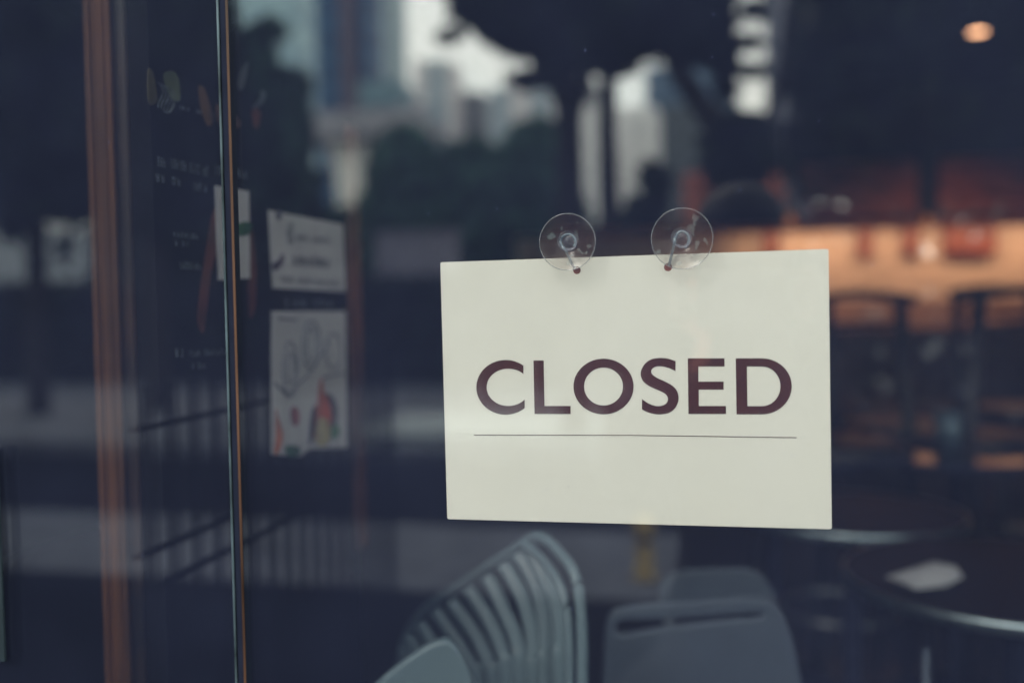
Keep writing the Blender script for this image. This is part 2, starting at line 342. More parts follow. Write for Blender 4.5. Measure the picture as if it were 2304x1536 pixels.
py_, pz_ = Vector((0, 1, 0)), Vector((0, 0, 1))
chalk = mat("chalk_white", (0.16, 0.19, 0.19), 0.8, 0, 0.5, 120)
def wallpt(px, py, off=0.0): 
    p = on_x(px, py, XB); return p
def quad_on_board(bm, pts, off):
    vs = [bm.verts.new(Vector((XB + off, *(lambda q: (q.y, q.z))(wallpt(*p))))) for p in pts]
    return bm.faces.new(vs)
def scribble(bm, px0, py0, px1, py1, h, n, off=0.0008, dens=0.72):
    """a row of small indistinct letter strokes from one point to the other"""
    rnd = random.Random(int(px0 * 7 + py0))
    a, b = wallpt(px0, py0), wallpt(px1, py1)
    hh = (wallpt(px0, py0) - wallpt(px0, py0 + h)).z
    for i in range(n):
        if rnd.random() > dens + 0.2: continue
        t0 = (i + 0.1) / n; t1 = (i + 0.1 + 0.75 * dens) / n
        p, q = a.lerp(b, t0), a.lerp(b, t1); k = rnd.random()
        parts = [((0, 1), (0, 0.28))] + ([((0, 1), (0.72, 1.0))] if k < 0.6 else []) + ([((0.0, 0.2), (0, 1))] if k < 0.4 else []) + ([((0.8, 1), (0, 1))]) + ([((0.4, 0.6), (0, 1))] if k > 0.3 else [])
        for (v, u) in parts:
            y0, y1 = p.y + (q.y - p.y) * u[0], p.y + (q.y - p.y) * u[1]
            z0, z1 = p.z - hh * v[0], p.z - hh * v[1]
            vs = [bm.verts.new((XB + off, *yz)) for yz in ((y0, z0), (y1, z0), (y1, z1), (y0, z1))]
            bm.faces.new(vs)
for a in ((352, 352, 372, 356, 22, 3), (383, 356, 418, 364, 22, 6), (424, 366, 468, 376, 22, 7), (482, 372, 556, 383, 20, 8),
          (348, 390, 372, 395, 18, 2), (384, 397, 420, 405, 18, 3), (428, 408, 464, 415, 18, 6),
          (388, 520, 446, 527, 12, 7), (392, 540, 424, 543, 12, 4), (402, 588, 452, 592, 16, 7),
          (392, 783, 414, 785, 19, 2), (424, 788, 450, 788, 14, 4), (458, 786, 512, 783, 14, 8), (430, 816, 462, 815, 14, 5), (640, 672, 690, 673, 18, 6), (700, 673, 748, 674, 18, 6),
          (402, 238, 426, 243, 8, 4), (440, 246, 480, 254, 8, 6)):
    bm = bmesh.new(); scribble(bm, *a); obj("chalk_line", bm, chalk, board)
# faint wavy emblem and vegetable pictures at the top of the board
bm = bmesh.new()
for k in range(5):
    pts = [wallpt(352 + k * 7 + 9 * math.sin(t * 1.2) + t * 2.5, 186 + t * 14 + k * 3) + Vector((0.0012, 0, 0)) for t in [i * 0.5 for i in range(9)]]
    tube(bm, pts, 0.0004, 4)
pts = [wallpt(*p) + Vector((0.0012, 0, 0)) for p in ((362, 246), (368, 252), (376, 254), (383, 248), (390, 236))]
tube(bm, spline(pts, 4), 0.0005, 4)
obj("emblem", bm, chalk, board)
def blob(name, poly, col, off, parent, d=0.0006):
    col = tuple(c * (0.6 if parent == board else 1) for c in col)
    m = mat("print_%03d%03d%03d" % tuple(int(c * 999) for c in col), col, 0.6, 0, 0.3, 25)
    y = [wallpt(*p) for p in poly]; sm = spline([(q.y, q.z, 0) for q in y], 5, True)
    return sheet(name, [[(q.x, q.y) for q in sm]], d, Vector((XB + off, 0, 0)), py_, pz_, m, parent)
blob("pepper_picture", [(331, 158), (342, 165), (348, 195), (350, 228), (332, 232)], (0.10, 0.09, 0.03), 0.001, board)
blob("pepper_picture", [(366, 168), (385, 160), (398, 175), (402, 205), (402, 228), (384, 222), (372, 200)], (0.10, 0.13, 0.06), 0.001, board)
blob("pepper_picture", [(445, 196), (456, 198), (466, 225), (474, 255), (476, 275), (466, 285), (455, 262), (448, 235)], (0.16, 0.085, 0.03), 0.001, board)
blob("pepper_picture", [(486, 236), (500, 240), (530, 262), (538, 285), (500, 290), (486, 268)], (0.17, 0.07, 0.025), 0.001, board)
blob("pepper_picture", [(566, 250), (578, 246), (584, 262), (578, 288), (568, 284)], (0.18, 0.05, 0.02), 0.001, board)
blob("pepper_picture", [(486, 470), (474, 490), (462, 560), (450, 640), (442, 720), (455, 748), (464, 690), (472, 620), (484, 560)], (0.15, 0.035, 0.012), 0.001, board)
blob("pepper_picture", [(556, 490), (566, 520), (574, 600), (572, 690), (560, 715), (556, 650), (560, 580)], (0.15, 0.03, 0.012), 0.001, board)
blob("leaf_picture", [(533, 192), (545, 150), (556, 142), (552, 175), (542, 204)], (0.10, 0.12, 0.13), 0.001, board)
blob("leaf_picture", [(566, 242), (582, 222), (586, 204), (596, 212), (590, 232), (574, 244)], (0.10, 0.12, 0.13), 0.001, board)
# papers fixed to the board
paper_m = mat("white_paper", (0.46, 0.45, 0.47), 0.7, 0, 0.05, 14)
ink = mat("grey_ink", (0.035, 0.037, 0.055), 0.7, 0, 0.2, 60)
def paper(name, label, poly, cat="poster", off=0.002):
    t = thing(name, label, cat, (XB + off, wallpt(*poly[0]).y, wallpt(*poly[-1]).z))
    pts = [wallpt(*p) for p in poly]
    sheet("sheet", [[(q.y, q.z) for q in pts]], 0.001, Vector((XB + off, 0, 0)), py_, pz_, paper_m, t); return t
q1 = paper("paper_notice", "narrow white paper notice on the menu board, behind the dark glass joint", [(480, 418), (556, 430), (558, 626), (486, 630)], "notice")
blob("leaf_picture", [(524, 506), (556, 500), (557, 524), (530, 530)], (0.03, 0.12, 0.06), 0.0032, q1)
q2 = paper("paper_poster", "white poster with dark lettering, upper of the two on the menu board", [(600, 473), (768, 505), (774, 656), (609, 648)])
bm = bmesh.new()
scribble(bm, 640, 500, 655, 505, 46, 2, 0.0034); scribble(bm, 662, 527, 738, 536, 13, 9, 0.0034)
scribble(bm, 652, 572, 738, 580, 24, 8, 0.0034, 0.85); scribble(bm, 626, 622, 698, 627, 12, 10, 0.0034); scribble(bm, 704, 628, 762, 632, 12, 8, 0.0034)
obj("lettering", bm, ink, q2)
blob("dark_corner_print", [(616, 474), (628, 478), (624, 494), (617, 490)], (0.10, 0.10, 0.14), 0.0034, q2)
blob("dark_corner_print", [(607, 592), (620, 585), (630, 570), (632, 590), (616, 608), (608, 606)], (0.13, 0.11, 0.17), 0.0034, q2)
q3 = paper("illustrated_poster", "tall white poster with grey drawings and red, orange and green vegetables", [(608, 700), (774, 700), (777, 1006), (690, 1010), (672, 1026), (606, 1022)])
bm = bmesh.new()
for (cx, cy, rx, ry) in ((646, 830, 16, 62), (648, 828, 9, 34), (694, 775, 20, 54), (694, 775, 10, 38), (745, 790, 18, 40)):
    pts = [wallpt(cx + rx * math.cos(k * PI / 12), cy + ry * math.sin(k * PI / 12)) + Vector((0.0034, 0, 0)) for k in range(25)]
    tube(bm, pts, 0.0012, 5)
for (a, b, c, d) in ((612, 860, 640, 890), (640, 890, 690, 840), (690, 840, 735, 770), (720, 850, 770, 838), (620, 716, 660, 720)):
    tube(bm, [wallpt(a, b) + Vector((0.0034, 0, 0)), wallpt(c, d) + Vector((0.0034, 0, 0))], 0.0014, 5)
obj("line_drawing", bm, mat("pale_ink", (0.17, 0.175, 0.21), 0.7), q3)
blob("beet_picture", [(648, 920), (660, 915), (667, 935), (662, 958), (650, 950)], (0.22, 0.012, 0.03), 0.0034, q3)
blob("carrot_picture", [(614, 920), (620, 935), (628, 965), (630, 985), (622, 1010), (612, 1022), (614, 980)], (0.38, 0.09, 0.03), 0.0034, q3)
blob("carrot_picture", [(716, 850), (722, 880), (738, 905), (740, 940), (730, 985), (704, 990), (700, 950), (708, 905)], (0.40, 0.06, 0.025), 0.0036, q3)
blob("onion_picture", [(712, 940), (728, 945), (736, 975), (730, 998), (708, 1000), (702, 970)], (0.36, 0.30, 0.14), 0.0040, q3)
blob("aubergine_picture", [(728, 885), (744, 895), (752, 925), (746, 965), (738, 975), (740, 930)], (0.01, 0.008, 0.03), 0.0042, q3)
blob("aubergine_picture", [(696, 920), (703, 915), (702, 950), (696, 990), (688, 1000), (690, 960)], (0.015, 0.01, 0.04), 0.0042, q3)
blob("leaf_picture", [(636, 1004), (660, 1002), (668, 1018), (645, 1028)], (0.01, 0.10, 0.05), 0.0042, q3)
blob("leaf_picture", [(738, 960), (752, 955), (756, 975), (742, 988)], (0.05, 0.20, 0.08), 0.0044, q3)
a, b = on_x(784, 700, XB), on_x(812, 700, XB)
p2 = obj("wooden_post", B((XB - 0.022, a.y, on_x(800, 1240, XB).z), (XB + 0.003, b.y, on_x(800, 290, XB).z)), mat("brown_wood", (0.085, 0.028, 0.014), 0.6, 0, 0.4, 9), None, bevel=0.002)
tag(p2, "slim reddish wooden post at the far edge of the menu board", "post")

# ------------------------------------------------------------------ cafe chairs near the window
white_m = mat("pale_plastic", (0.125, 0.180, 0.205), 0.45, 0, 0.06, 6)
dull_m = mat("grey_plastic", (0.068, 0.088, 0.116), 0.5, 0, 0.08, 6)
steel = mat("chrome", (0.25, 0.27, 0.28), 0.4, 1.0, 0.05, 30)
def z7(u, v): return (800 + u / 2.88, 1100 + v / 2.88)
ch = thing("slatted_chair", "pale hoop-backed chair with curved vertical slats below the sign", "chair", at_d(1150, 2400, 1.15))
def Dof(px): return 1.02 + (1310 - px) * 0.00085        # the back curves away to the left
rail = [(1310, 1750), (1310, 1536), (1310, 1447), (1306, 1364), (1294, 1294), (1262, 1246), (1210, 1207), (1147, 1243), (1043, 1310), (956, 1372), (915, 1430), (903, 1490), (896, 1620), (900, 1760)]
bm = bmesh.new(); rp3 = [at_d(x, y, Dof(x)) for x, y in rail]; tube(bm, spline(rp3, 8), 0.0062, 10)
obj("hoop_frame", bm, white_m, ch, True)
bm = bmesh.new(); r2 = [at_d(x, y, Dof(x) - 0.012) for x, y in ((1178, 1222), (1225, 1262), (1262, 1320), (1278, 1385), (1283, 1450), (1284, 1536), (1284, 1750))]
tube(bm, spline(r2, 8), 0.0052, 10); obj("slat", bm, white_m, ch, True)
slats = [[(1120, 370), (1220, 560), (1310, 760), (1330, 1000), (1330, 1256)], [(1050, 415), (1170, 620), (1228, 850), (1240, 1050), (1240, 1256)],
         [(955, 480), (1080, 700), (1145, 930), (1158, 1100), (1160, 1256)], [(850, 560), (970, 800), (1050, 1000), (1072, 1256)], [(725, 640), (870, 860), (950, 1050), (985, 1256)],
         [(615, 720), (780, 950), (862, 1130), (895, 1256)], [(510, 785), (640, 960), (745, 1140), (795, 1256)], [(415, 870), (520, 1030), (620, 1180), (670, 1300)],
         [(345, 960), (430, 1110), (520, 1300)], [(310, 1040), (370, 1180), (420, 1300)]]
sz = at_d(1150, 1900, 1.12).z
for s in slats:
    px0 = z7(*s[0])[0]; base = Dof(px0)
    pts = [at_d(*z7(u, v), base - 0.05 * (1 - math.exp(-i * 0.5))) for i, (u, v) in enumerate(s)]
    e = pts[-1].copy(); e.z = 0.50; e.x += 0.01; pts.append(e)
    bm = bmesh.new(); tube(bm, spline(pts, 8), 0.0088, 10, flat=0.45, ref=Vector((0.35, -1, 0)).normalized()); obj("slat", bm, white_m, ch, True)
sc = (rp3[1] + rp3[-2]) / 2
bm = bmesh.new(); lathe(bm, [(0.001, 0.47), (0.19, 0.47), (0.215, 0.48), (0.22, 0.495), (0.21, 0.505), (0.001, 0.50)], (sc.x, sc.y - 0.03, 0), 40); obj("seat", bm, white_m, ch, True)
for sx, sy in ((-1, -1), (1, -1), (-1, 1), (1, 1)):
    bm = bmesh.new(); tube(bm, [(sc.x + sx * 0.15, sc.y - 0.03 + sy * 0.15, 0.475), (sc.x + sx * 0.19, sc.y - 0.03 + sy * 0.19, 0)], [0.014, 0.010]); obj("leg", bm, white_m, ch, True)

def shell_chair(name, label, outline, D, m, hole=None, seat=0.45, low=None):
    """a chair whose moulded back has the given outline; seat and legs follow below"""
    pts = [at_d(x, y, D) for x, y in outline]
    xm = sum(p.x for p in pts) / len(pts); ym = sum(p.y for p in pts) / len(pts)
    t = thing(name, label, "chair", (xm, ym, 0))
    hx = R0.copy(); hz = Vector((0, 0, 1)); o0 = Vector((xm, ym, 0))
    lo = [((p - o0).dot(hx), p.z) for p in pts]
    lo = [(q.x, q.y) for q in spline([(a, b, 0) for a, b in lo], 6, False)]
    xa, xb = lo[0][0], lo[-1][0]
    zl = seat if low is None else low
    lo = [(xa, zl)] + lo + [(xb, zl)]
    lps = [lo]
    if hole: 
        hq = [at_d(x, y, D) for x, y in hole]; hq = [((p - o0).dot(hx), p.z, 0) for p in hq]
        lps.append([(q.x, q.y) for q in spline(hq, 6, True)])
    sheet("backrest", lps, 0.008, o0, hx, hz, m, t, bevel=0.004)
    if low is not None:
        for x_ in (xa + 0.012, xb - 0.012):
            bm = bmesh.new(); q = o0 + hx * x_; tube(bm, [(q.x, q.y, low + 0.01), (q.x, q.y, seat)], 0.009); obj("back_post", bm, m, t, True)
    f = R0.cross(hz) * -1.0                       # away from the camera
    w_ = abs(xb - xa)
    bm = bmesh.new(); c = o0 + f * 0.2 + hx * (xa + xb) / 2
    vs = []
    lathe(bm, [(0.001, seat - 0.01), (0.18, seat - 0.008), (0.2, seat), (0.2, seat + 0.012), (0.001, seat + 0.005)], (c.x, c.y, 0), 32)
    obj("seat", bm, m, t, True)
    for a_, b_ in ((-1, -1), (1, -1), (-1, 1), (1, 1)):
        q = c + hx * a_ * 0.13 + f * b_ * 0.13; g = c + hx * a_ * 0.19 + f * b_ * 0.19
        bm = bmesh.new(); tube(bm, [(q.x, q.y, seat), (g.x, g.y, 0)], 0.010); obj("leg", bm, steel, t, True)
    return t
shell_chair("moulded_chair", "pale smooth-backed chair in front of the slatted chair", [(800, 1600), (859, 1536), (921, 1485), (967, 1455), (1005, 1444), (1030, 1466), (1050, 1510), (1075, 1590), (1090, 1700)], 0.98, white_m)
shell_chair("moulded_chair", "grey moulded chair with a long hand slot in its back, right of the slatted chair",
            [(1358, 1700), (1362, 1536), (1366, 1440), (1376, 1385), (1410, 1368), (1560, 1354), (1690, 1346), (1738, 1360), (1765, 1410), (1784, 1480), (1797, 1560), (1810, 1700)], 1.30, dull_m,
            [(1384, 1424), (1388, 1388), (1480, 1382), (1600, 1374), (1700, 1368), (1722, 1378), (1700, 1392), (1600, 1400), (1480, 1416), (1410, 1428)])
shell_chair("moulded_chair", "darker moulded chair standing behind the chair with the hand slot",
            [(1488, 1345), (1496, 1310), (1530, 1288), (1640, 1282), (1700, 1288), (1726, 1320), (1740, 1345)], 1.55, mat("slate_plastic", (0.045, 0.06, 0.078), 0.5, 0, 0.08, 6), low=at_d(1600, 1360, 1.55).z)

# ------------------------------------------------------------------ round tables
top_m = mat("black_gloss_top", (0.006, 0.006, 0.008), 0.16, 0, 0.2, 20, coat=0.3)
rimtab_m = mat("table_edge_metal", (0.27, 0.34, 0.37), 0.35, 1.0, 0.08, 20)
matte_top = mat("matte_black_top", (0.004, 0.004, 0.006), 0.45, spec=0.06)
def table(label, c, R, z=0.75, legs=True):
    t = thing("round_table", label, "table", (c.x, c.y, 0), "round metal-edged cafe tables")
    bm = bmesh.new(); lathe(bm, [(0.001, z - 0.016), (R - 0.004, z - 0.016), (R - 0.004, z), (0.001, z)], (c.x, c.y, 0), 96); obj("tabletop", bm, matte_top if legs else top_m, t)
    bm = bmesh.new(); lathe(bm, [(R - 0.003, z - 0.017), (R + 0.002, z - 0.017), (R + 0.004, z - 0.014), (R + 0.004, z - 0.003), (R + 0.001, z + 0.002), (R - 0.004, z + 0.001)], (c.x, c.y, 0), 96); obj("metal_edge" if legs else "edge_band", bm, rimtab_m if legs else seal_m, t, True)
    bm = bmesh.new(); lathe(bm, [(0.02, z - 0.03), (0.02, 0.03), (0.03, 0.025), (0.2, 0.015), (0.21, 0.0)], (c.x, c.y, 0), 32); obj("pedestal", bm, seal_m, t, True)
    return t
tf = on_z(2304, 1418, 0.75)
n1 = Vector((Fw.x, Fw.y, 0)).normalized()
c1 = on_z(2250, 1420, 0.75) + n1 * 0.262 + R0 * 0.155
t1 = table("round black table with a bright metal edge, nearest the window, a napkin on top", c1, 0.262)
lp_ = on_z(2083, 1412, 0.72)
bm = bmesh.new(); q = at_d(2083, 1430, 1.36); tube(bm, [(q.x, q.y, 0.715), (q.x, q.y, 0.0)], 0.0060); obj("leg", bm, mat("dull_steel", (0.05, 0.065, 0.085), 0.4, 0.6), t1, True)
c2 = on_z(1950, 1206, 0.75) + n1 * 0.22 + R0 * 0.05
table("round black table with a metal edge behind the lower right corner of the sign", c2, 0.22)
napkin_m = mat("napkin_grey", (0.30, 0.31, 0.33), 0.8, 0, 0.12, 12)
npk = [on_z(x, y, 0.753) for x, y in ((1992, 1298), (2060, 1283), (2100, 1264), (2150, 1280), (2168, 1298), (2130, 1318), (2062, 1326), (2030, 1312))]
cN = sum(npk, Vector()) / len(npk)
bm = bmesh.new(); ctr = bm.verts.new(cN + Vector((0, 0, 0.012))); vs = [bm.verts.new(p + Vector((0, 0, 0.001 + 0.004 * (k % 2)))) for k, p in enumerate(npk)]
lo_ = [bm.verts.new(p) for p in npk]
for k in range(len(vs)): bm.faces.new((ctr, vs[k], vs[(k + 1) % len(vs)])); bm.faces.new((vs[k], lo_[k], lo_[(k + 1) % len(vs)], vs[(k + 1) % len(vs)]))
tag(obj("napkin", bm, napkin_m), "crumpled pale napkin lying on the nearest round table", "napkin")
c3 = on_z(2040, 905, 0.75)
table("dark round table in the middle of the cafe catching the warm counter light", c3, 0.36, legs=False)
c4 = on_z(1740, 1000, 0.75)
table("dark round table hidden mostly behind the sign", c4, 0.38, legs=False)
bottle_m = mat("tumbler_blue", (0.10, 0.16, 0.20), 0.2, 0.2, 0.2, 20)
def tumbler(px, py, z, label, h=0.11, r=0.026):
    p = on_z(px, py, z)
    bm = bmesh.new(); lathe(bm, [(0.001, 0), (r * 0.8, 0), (r, h), (r * 0.9, h), (r * 0.72, 0.01), (0.001, 0.01)], (p.x, p.y, z + 0.002), 24)
    tag(obj("tumbler", bm, bottle_m, None, True), label, "tumbler")
ts = table("small dark round table between the bar stools", on_z(2150, 1010, 0.75), 0.30, legs=False)
tumbler(2122, 1010, 0.75, "bluish tumbler on the small dark table, leftmost of three"); tumbler(2142, 1018, 0.75, "bluish tumbler on the small dark table, middle of three"); tumbler(2176, 1012, 0.75, "bluish tumbler on the small dark table, rightmost of three")

# ------------------------------------------------------------------ bar stools
black_m = mat("black_lacquer", (0.006, 0.006, 0.008), 0.4)
def stool(label, c, rz, top=1.17, wd=0.19):
    t = thing("bar_stool", label, "bar stool", (0, 0, 0), "dark high-backed bar stools before the counter")
    bm = bmesh.new(); lathe(bm, [(0.001, 0.73), (0.17, 0.73), (0.19, 0.745), (0.19, 0.765), (0.175, 0.775), (0.001, 0.77)], (0, 0, 0), 32); obj("seat", bm, black_m, t, True)
    for a, b in ((-1, -1), (1, -1)):
        bm = bmesh.new(); tube(bm, [(a * 0.15, b * 0.14, 0.74), (a * 0.19, b * 0.19, 0)], 0.014); obj("leg", bm, black_m, t, True)
    for a in (-1, 1):
        bm = bmesh.new(); tube(bm, [(a * 0.19, 0.2, 0), (a * 0.155, 0.15, 0.74), (a * 0.15, 0.19, top)], 0.021); obj("rear_leg", bm, black_m, t, True)
    bm = bmesh.new(); tube(bm, spline([(-wd, 0.16, top - 0.015), (-0.1, 0.205, top), (0, 0.215, top + 0.006), (0.1, 0.205, top), (wd, 0.16, top - 0.015)], 6), 0.015); obj("top_rail", bm, black_m, t, True)
    bm = bmesh.new(); tube(bm, [(-0.15, 0.185, top - 0.09), (0.15, 0.185, top - 0.10)], 0.009); obj("cross_rail", bm, black_m, t, True)
    bm = bmesh.new(); tube(bm, [(0.17 * math.cos(k * PI / 12), 0.17 * math.sin(k * PI / 12), 0.28) for k in range(25)], 0.008, cap=False); obj("foot_ring", bm, steel, t, True)
    t.location = (c.x, c.y, 0); t.rotation_euler.z = rz
    return t
for (px, D, rz, tp, lab) in ((1885, 2.9, 0.9, 1.20, "dark high-backed bar stool beside the right edge of the sign"), (2030, 3.3, 2.3, 1.195, "dark high-backed bar stool, second from the sign"),
                         (2185, 3.0, 3.7, 1.20, "dark high-backed bar stool near the right edge of the view"), (2300, 3.7, 0.3, 1.21, "dark high-backed bar stool at the far right, farthest back")):
    stool(lab, at_d(px, 700, D), rz, tp)

# ------------------------------------------------------------------ counter with lit back panel
YC = 5.9
x0c = on_y(1160, 600, YC).x; x1c = XR - 0.05
zt = on_y(2000, 517, YC).z
cwood = mat("counter_wood", (0.10, 0.035, 0.02), 0.45, 0, 0.3, 14, stretch=(1, 1, 5))
ct = thing("cafe_counter", "long dark wooden cafe counter along the back wall", "counter", (2, YC - 0.5, 0))
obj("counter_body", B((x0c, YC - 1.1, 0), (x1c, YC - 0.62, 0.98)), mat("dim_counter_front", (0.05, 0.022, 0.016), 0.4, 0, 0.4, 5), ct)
obj("counter_top", B((x0c - 0.03, YC - 1.14, 0.982), (x1c, YC - 0.58, 1.02)), cwood, ct, bevel=0.005)
splash_m = mat("peach_tiles", (0.72, 0.54, 0.42), 0.5, 0, 0.06, 6)
ds = thing("lit_back_shelf", "long wall unit with a glowing peach back panel under a reddish cabinet", "shelf unit", (2, YC, 0))
zm = on_y(2000, 676, YC).z
obj("back_panel", B((x0c, YC, zm), (x1c, YC + 0.05, zt + 0.02)), splash_m, ds)
obj("lower_panel", B((x0c, YC + 0.002, 0.5), (x1c, YC + 0.05, zm - 0.001)), mat("dim_panel_brown", (0.30, 0.17, 0.11), 0.5, 0, 0.3, 3), ds)  # darker brown paints in the glow fading down the panel
cab_m = mat("cabinet_red_wood", (0.36, 0.10, 0.06), 0.5, 0, 0.35, 7, stretch=(1, 1, 4))
dark_post = mat("dark_post", (0.004, 0.004, 0.005), 0.6)
zc = on_y(1950, 365, YC - 0.35).z
for a, b in ((1770, 1772), (1802, 2062), (2112, 2420)):
    if b - a < 10: continue
    obj("cabinet_door", B((on_y(a, 450, YC - 0.35).x, YC - 0.37, zt + 0.05), (on_y(b, 450, YC - 0.35).x, YC - 0.34, zc)), cab_m, ds)
obj("cabinet_body", B((on_y(1762, 450, YC).x, YC - 0.335, zt + 0.03), (x1c, YC + 0.05, zc + 0.4)), dark_post, ds)
obj("shelf_rail", B((x0c + 0.3, YC - 0.338, zt - 0.015), (x1c, YC - 0.30, zt + 0.027)), mat("amber_rail", (0.45, 0.12, 0.03), 0.5), ds)
hang_m = mat("amber_wood_block", (0.20, 0.045, 0.012), 0.5, 0, 0.2, 10)
for (a, b, yb) in ((1718, 1752, 575), (1932, 1962, 576), (2033, 2066, 574), (2124, 2240, 572)):
    obj("bracket", B((on_y(a, 560, YC - 0.06).x, YC - 0.08, on_y((a + b) / 2, yb, YC - 0.06).z), (on_y(b, 560, YC - 0.06).x, YC - 0.002, zt - 0.002)), hang_m, ds)
def lamp_small(px, py, D, label):
    p = at_d(px, py, D); t = thing("indicator_lamp", label, "lamp", (p.x, p.y, p.z - 0.03), "small amber lamps over the counter")
    bm = bmesh.new(); lathe(bm, [(0.001, -0.03), (0.02, -0.025), (0.026, 0), (0.018, 0.03), (0.006, 0.045), (0.001, 0.05)], p, 20); obj("glass_shade", bm, emit("amber_glow", (1.0, 0.30, 0.07), 0.10), t, True)
    bm = bmesh.new(); tube(bm, [p + Vector((0, 0, 0.045)), Vector((p.x, p.y, CZ))], 0.002, 6); obj("cord", bm, black_m, t)
lamp_small(1779, 500, 5.2, "small amber hanging lamp above the counter, left of the pair"); lamp_small(2086, 503, 5.2, "small amber hanging lamp above the counter, right of the pair")
# strip light under the cabinet
al = bpy.data.lights.new("shelf_strip_light", "AREA"); al.shape = "RECTANGLE"; al.size = 4.2; al.size_y = 0.05; al.energy = 4.8; al.color = (1.0, 0.62, 0.35)
ao = bpy.data.objects.new("shelf_strip_light", al); COL.objects.link(ao); ao.location = ((x0c + x1c) / 2 + 0.6, YC - 0.26, zt - 0.02)
ao.rotation_euler = (Vector((0, -0.75, 1))).to_track_quat("Z", "Y").to_euler()
# ceiling downlight
dp = at_d(2200, 72, 5.0)
dl = thing("ceiling_downlight", "round warm recessed ceiling light, upper right", "ceiling light", (dp.x, dp.y, dp.z), )
CZL = dp.z
bm = bmesh.new(); lathe(bm, [(0.001, 0), (0.042, 0), (0.042, 0.004), (0.001, 0.004)], dp, 32); obj("diffuser", bm, emit("warm_lamp", (1.0, 0.50, 0.25), 3.0), dl)
bm = bmesh.new(); lathe(bm, [(0.043, -0.004), (0.052, -0.004), (0.052, 0.06), (0.043, 0.06), (0.043, -0.004)], dp, 32); obj("housing", bm, black_m, dl, True)
bm = bmesh.new(); tube(bm, [dp + Vector((0, 0, 0.05)), (dp.x, dp.y, CZ)], 0.012); obj("stem", bm, black_m, dl)
pl = bpy.data.lights.new("downlight_beam", "SPOT"); pl.energy = 14; pl.color = (1.0, 0.58, 0.32); pl.spot_size = math.radians(120); pl.spot_blend = 0.8; pl.shadow_soft_size = 0.04
po = bpy.data.objects.new("downlight_beam", pl); COL.objects.link(po); po.location = dp - Vector((0, 0, 0.02))

# ------------------------------------------------------------------ the street behind the camera (seen mirrored in the glass)
GZ = -0.02
def gy(py, px=500): return -on_z(px, py, GZ).y       # street distance of a pavement edge
deck = mat("dark_terrace", (0.0025, 0.003, 0.004), 0.9, 0, 0.2, 3, spec=0.0)
pave = mat("pale_paving", (0.074, 0.080, 0.098), 0.9, 0, 0.2, 2.5, spec=0.1)
asph = mat("asphalt", (0.004, 0.0045, 0.006), 0.95, 0, 0.2, 4, spec=0.0)
y_a, y_b, y_c, y_d = gy(1305), gy(1165), gy(1008), gy(872)
tag(obj("ground", B((-900, -900, -0.35), (900, -0.0, -0.14)), mat("earth", (0.02, 0.024, 0.022), 0.9)), kind="structure")
tag(obj("terrace", B((-25, y_a, -0.139), (25, -0.125, GZ)), deck), kind="structure")
tag(obj("pavement", B((-60, y_b, -0.138), (60, y_a - 0.003, GZ + 0.003)), pave), kind="structure")
tag(obj("road", B((-90, y_c, -0.136), (90, y_b - 0.003, GZ - 0.09)), asph), kind="structure")
tag(obj("far_pavement", B((-90, y_d - 0.5, -0.137), (90, y_c - 0.003, GZ + 0.02)), pave), kind="structure")

k0, k1 = mir(on_z(785, 1000, GZ)), mir(on_z(785, 948, GZ))
tag(obj("kerb", B((k0.x, k1.y, GZ + 0.021), (mir(on_z(1900, 1000, GZ)).x, k0.y, GZ + 0.10)), mat("pale_kerb_stone", (0.17, 0.20, 0.21), 0.8, 0, 0.1, 2)), kind="structure")
# railing running away from the shop front
rail_m = mat("dark_iron", (0.003, 0.004, 0.006), 0.9, 0, 0.1, 20, spec=0.0)
XF = -0.62
yb = -on_x(321, 900, XF).y
rl = thing("iron_railing", "dark iron railing with upright bars running away from the shop front", "railing", (XF, -0.6, 0))
for (px, py) in ((450, 935), (450, 1193), (450, 1268)):
    z = mir(on_x(px, py, XF)).z
    obj("rail", B((XF - 0.005, -0.98, z - 0.0024), (XF + 0.005, yb + 0.02, z + 0.0024)), rail_m, rl)
yb = -on_x(321, 900, XF).y
k = 0
while k < 30:
    y = yb - 0.047 * k; k += 1
    if y < -0.98: break
    obj("bar", B((XF - 0.0028, y - 0.0050, GZ), (XF + 0.0028, y + 0.0050, 1.115)), rail_m, rl)

# trees
leaf_mats = [mat("leaf_dark", (0.022, 0.036, 0.024), 0.7, 0, 0.4, 3, spec=0.1), mat("leaf_mid", (0.07, 0.15, 0.105), 0.7, 0, 0.4, 3, spec=0.1)]
bark = mat("bark", (0.02, 0.018, 0.017), 0.9, 0, 0.3, 12, 0.5, spec=0.1)
def leaves(bm_unused, blobs, n, size, rnd):
    V, Fc = [], []
    tot = sum(b[3] * b[4] * b[5] for b in blobs)
    for (x, y, z, rx, ry, rz) in blobs:
        for _ in range(max(20, int(n * rx * ry * rz / tot))):
            d = Vector((rnd.gauss(0, 1), rnd.gauss(0, 1), rnd.gauss(0, 1))).normalized() * (rnd.random() ** 0.42)
            c = Vector((x + d.x * rx, y + d.y * ry, z + d.z * rz)); s = size * (0.5 + rnd.random())
            a = Vector((rnd.gauss(0, 1), rnd.gauss(0, 1), rnd.gauss(0, 1))).normalized(); b = a.orthogonal().normalized()
            i = len(V); V += [c - a * s, c + b * s * 0.45, c + a * s, c - b * s * 0.45]; Fc.append((i, i + 1, i + 2, i + 3))
    return V, Fc
